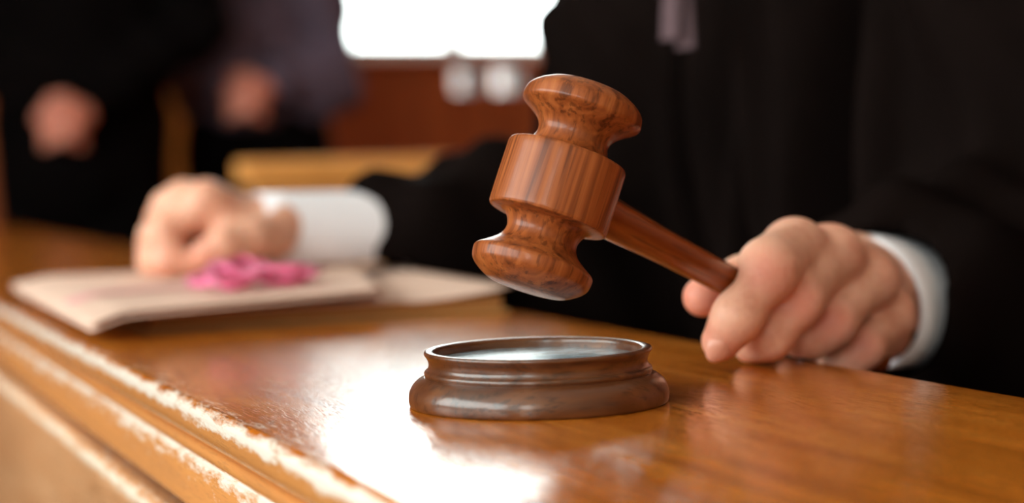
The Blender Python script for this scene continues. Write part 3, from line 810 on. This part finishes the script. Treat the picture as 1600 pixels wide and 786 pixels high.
# deep hanging folds
for y_a, y_b, w_a, w_b, dp in ((.984, .962, .016, .006, .13), (.900, .892, .020, .016, .13), (.845, .74, .014, .026, .12), (1.165, 1.150, .012, .008, .10), (1.05, 1.075, .008, .006, .05)):
    tz = np.clip((Zg - .76) / .20, -1.5, 1.5)
    GF.D = (GF.D + dp * np.exp(-((Yg - y_a - (y_b - y_a) * tz) / np.maximum(w_a + (w_b - w_a) * tz, .004)) ** 2) * np.clip((1.12 - Zg) / .1, 0, 1) * np.clip((.80 - Xg) / .05, 0, 1)).astype(np.float32)
# dark slit between the gown's two fronts
sl_ = np.exp(-((Yg - JY + .004 - .03 * np.sin(Zg * 6)) / .010) ** 2) * .012 * np.clip((Zg - .3) / .1, 0, 1)
GF.D = (GF.D + sl_).astype(np.float32)
SL = GF.like()
SL.chain([LS + V3(0, .02, 0), V3(.655, 1.257, .925), lelb + V3(.02, .02, .01), lelb + (lo_c - lelb) * .55 + V3(0, 0, .010), lo_c], [.088, .087, .090, .061, .047], .02)
SL.cap(lelb + V3(.03, .0, -.04), lelb + (lo_c - lelb) * .5 + V3(.03, 0, -.05), .07, .05, .03)
SL.chain([RS, relb + V3(.02, -.01, 0), ro_c], [.10, .095, .061], .02)
SL.cap(relb + V3(0, 0, -.06), ro_c + V3(.02, 0, -.06), .075, .045, .04)
wr_ = .005 * np.sin(Xg * 70 + Yg * 35 + 30 * Zg) + .0045 * np.sin(Xg * 45 - Yg * 95 + 40 * Zg + 2 * np.sin(Zg * 20))
SL.D = (SL.D + wr_.astype(np.float32)).astype(np.float32)
GF.merge(SL, .02)
for a, b, r0 in ((lo_c, lelb, .030), (ro_c, relb, .041)):
    d = (a - b) / np.linalg.norm(a - b)
    GF.cut_cap(a + d * .07, a - d * .012, r0, r0 * .9)
tb = np.maximum(Xg - (BX1 + .004), (T - .055) - Zg); tb2 = np.maximum(np.maximum(Xg - (BX1 + .006), Zg - (T + .0035)), (T - .05) - Zg)
for xm, zm in ((.442, .0212), (.412, .0236)):                       # the sleeve lies over the files
    GF.D = np.maximum(GF.D, -np.maximum(np.maximum(np.maximum(Xg - xm, Zg - (T + zm)), (T - .05) - Zg), np.maximum(Yg - 1.335, 1.0 - Yg))).astype(np.float32)
GF.D = np.maximum(GF.D, -tb2).astype(np.float32)                      # the cloth lies on the bench top
mesh('gown', *GF.vf(2), M['robe'], judge)
# neck bands: two strips of linen hanging from the collar
for e, x_, ln in ((-1, 1044, .0), (1, 1068, .012)):
    tp = V3(.60, JY + .010 * e, 1.16); bt = P(x_ + 6, 62 + 900 * ln * .0 + (0 if e < 0 else 14), 1.165)
    v, f = tape_vf([tp + (bt - tp) * s + V3(-.01, 0, 0) * math.sin(3 * s) for s in np.linspace(0, 1, 20)], .017, .0015, twist=[0] * 20)
    # broaden along the bench's direction
    v = np.array(v); cpts = [tp + (bt - tp) * s + V3(-.01, 0, 0) * math.sin(3 * s) for s in np.linspace(0, 1, 20)]
    for i, c in enumerate(cpts):
        wv = .0045 + .003 * i / 19
        for j, (a, b) in enumerate(((-1, -1), (1, -1), (1, 1), (-1, 1))): v[4 * i + j] = c + V3(.3 * a * wv, -a * wv, 0) + V3(-.0008 * b, 0, 0)
    o = mesh('neck_band', v, f, M['bands'], judge, smooth=False); recalc(o)

# ---- two people standing behind
def standing(pos, yaw, H, hand_z, suit, label, hoff=0.0, hz_y=-.20, wide=1.0, long_coat=False, hem=None):
    g = root('person', (pos[0], pos[1], 0), label, 'person')
    c_, s_ = math.cos(yaw), math.sin(yaw)
    def Wd(x, y, z): return V3(pos[0] + c_ * x - s_ * y, pos[1] + s_ * x + c_ * y, z)
    fw = Wd(0, -1, 0) - Wd(0, 0, 0)
    sh, hip, kn = .815 * H, .51 * H, .28 * H
    hc = Wd(hoff, hz_y, hand_z)
    sw = .165 * wide
    el = [Wd(e * (.235 * wide) + (1.6 * hoff if e < 0 else 0), -.04, .635 * H) for e in (-1, 1)]
    wr = [Wd(hoff + e * .055, hz_y + .02, hand_z + .035) for e in (-1, 1)]
    lo, hi = Wd(0, 0, 0) + V3(-.42, -.42, 0), Wd(0, 0, 0) + V3(.42, .42, H + .05)
    B_ = Field(lo, hi, .013)
    hdc = Wd(0, -.03, .93 * H)
    head_into(B_, hdc, fw); B_.cap(Wd(0, .0, .82 * H), Wd(0, -.01, .90 * H), .055, .055, .02)
    B_.chain([Wd(0, .01, hip), Wd(0, 0, .65 * H), Wd(0, 0, .78 * H)], [.08, .10, .12], .03)
    for e, E_, W_ in ((-1, el[0], wr[0]), (1, el[1], wr[1])):
        B_.cap(Wd(e * sw, 0, .79 * H), E_, .045, .038, .02); B_.cap(E_, W_, .030, .024, .02)
        B_.cap(Wd(e * .085, .01, hip), Wd(e * .09, .0, kn), .06, .045, .01); B_.cap(Wd(e * .09, 0, kn), Wd(e * .09, .02, .09), .048, .035, .02)
    # clasped hands, one laid over the other
    Hf = Field(hc - .12, hc + .12, .0035)
    for e in (-1, 1):
        fr_ = 0.0 if e < 0 else -.030            # the upper hand lies in front
        kn_c = Wd(hoff + e * .030, hz_y - .004 + fr_ * .6, hand_z + .004)
        Hf.cap(wr[0 if e < 0 else 1], kn_c, .024, .026, .012)
        G = Hf.like()
        for i in range(4):
            a = Wd(hoff + e * .026, hz_y - .014 + fr_, hand_z + .026 - .018 * i)
            b = Wd(hoff - e * .012, hz_y - .022 + fr_, hand_z + .016 - .019 * i)
            d = Wd(hoff - e * .036, hz_y - .010 + fr_ * .8, hand_z + .004 - .018 * i)
            G.chain([a, b, d], [.0105, .0098, .0085], .003)
        Hf.merge(G, .002)
        Hf.chain([Wd(hoff + e * .034, hz_y - .006 + fr_ * .6, hand_z + .028), Wd(hoff + e * .008, hz_y - .018 + fr_, hand_z + .046), Wd(hoff - e * .018, hz_y - .016 + fr_, hand_z + .044)], [.013, .011, .009], .004)
    vv, ff = joinvf(B_.vf(2), Hf.vf(2))
    mesh('body', vv, ff, M['skin'], g, attr={'flush': flush_of(vv, [(hc, .8)], .10)})
    mesh('hair', *hair_vf(hdc, fw, .010), M['hair'], g)
    J = Field(lo, hi, .012)
    J.chain([Wd(0, .01, hip - .06), Wd(0, .0, .66 * H), Wd(0, 0, .775 * H)], [.15 * wide, .135 * wide, .13], .05)
    R_ = [Wd(1, 0, 0) - Wd(0, 0, 0), Wd(0, 1, 0) - Wd(0, 0, 0), V3(0, 0, 1)]
    J.ell(Wd(0, 0, .66 * H), (.205 * wide, .135, .30), .05, R_)
    J.cap(Wd(-sw, 0, .785 * H), Wd(sw, 0, .785 * H), .075, .075, .05)
    for e, E_, W_ in ((-1, el[0], wr[0]), (1, el[1], wr[1])):
        J.chain([Wd(e * (sw + .02), 0, .785 * H), E_, E_ + (W_ - E_) * .97], [.075, .062, .046], .03)
        pass
    xg, yg, zg = np.meshgrid(*J.ax, indexing='ij', sparse=True)
    J.D = (J.D + .005 * np.sin(xg * 55 + zg * 22 + yg * 30) + .004 * np.sin(zg * 60 + xg * 40)).astype(np.float32)
    J.cut_plane((0, 0, hem if hem else hip - (.12 if not long_coat else .45)), (0, 0, -1)); J.cut_plane((0, 0, .85 * H), (0, 0, 1))
    mesh('jacket' if not long_coat else 'coat', *J.vf(2), suit, g)
    Tr = Field(lo, hi, .013)
    for e in (-1, 1):
        Tr.chain([Wd(e * .075, .01, hip + .02), Wd(e * .09, 0, kn), Wd(e * .09, .015, .07)], [.105 * wide, .08, .062], .02)
    Tr.cap(Wd(-.06, .01, hip + .05), Wd(.06, .01, hip + .05), .12, .12, .03); Tr.cap(Wd(-.04, .01, hip + .14), Wd(.04, .01, hip + .14), .12, .12, .05); Tr.cut_plane((0, 0, .05), (0, 0, -1))
    mesh('trousers', *Tr.vf(2), M['trouser'], g)
    for e in (-1, 1):
        S = Field(Wd(e * .09, -.06, 0) - V3(.2, .2, 0), Wd(e * .09, -.06, .13) + V3(.2, .2, 0), .008)
        S.cap(Wd(e * .09, .05, .035), Wd(e * .10, -.16, .026), .036, .034, .01); S.cap(Wd(e * .09, .03, .05), Wd(e * .09, .02, .09), .036, .036, .01); S.cut_plane((0, 0, .003), (0, 0, -1))
        mesh('shoe', *S.vf(2), M['shoe'], g)
    return g
p1 = P(152, 192, 3.7); p2 = P(430, 150, 4.05)
yaw1 = -.33; yaw2 = -.55
standing(p1 + V3(math.sin(-yaw1) * -.0, .20, 0), yaw1, 1.80, P(110, 190, 3.7)[2], M['suit_black'], 'person in a long black coat, hands clasped, beyond the far end of the bench', 0, -.2, 1.12, True)
standing(p2 + V3(0, .18, 0), yaw2, 1.60, P(390, 150, 4.0)[2], M['suit_plum'], 'person in a plum grey jacket with clasped hands, standing behind the honey oak pew', .045, -.2, .84, hem=.93)

# ------------------------------------------------------------------ pew behind
pw = root('pew', (1.45, 2.60, 0), 'honey coloured oak pew with a plain panel back, in front of the plum grey jacket', 'bench')
PX0, PX1 = .648, 2.45
box('back_panel', (PX0 + .02, 2.565, .12), (PX1 - .02, 2.59, .827), M['pew'], pw)
box('top_rail', (PX0, 2.545, .812), (PX1, 2.61, .847), M['pew'], pw, .006)
box('seat', (PX0 + .02, 2.59, .42), (PX1 - .02, 2.98, .45), M['pew'], pw, .006)
for xx in (PX0, PX1 - .035):
    box('end_panel', (xx, 2.56, 0), (xx + .035, 3.0, .62), M['pew'], pw, .008)
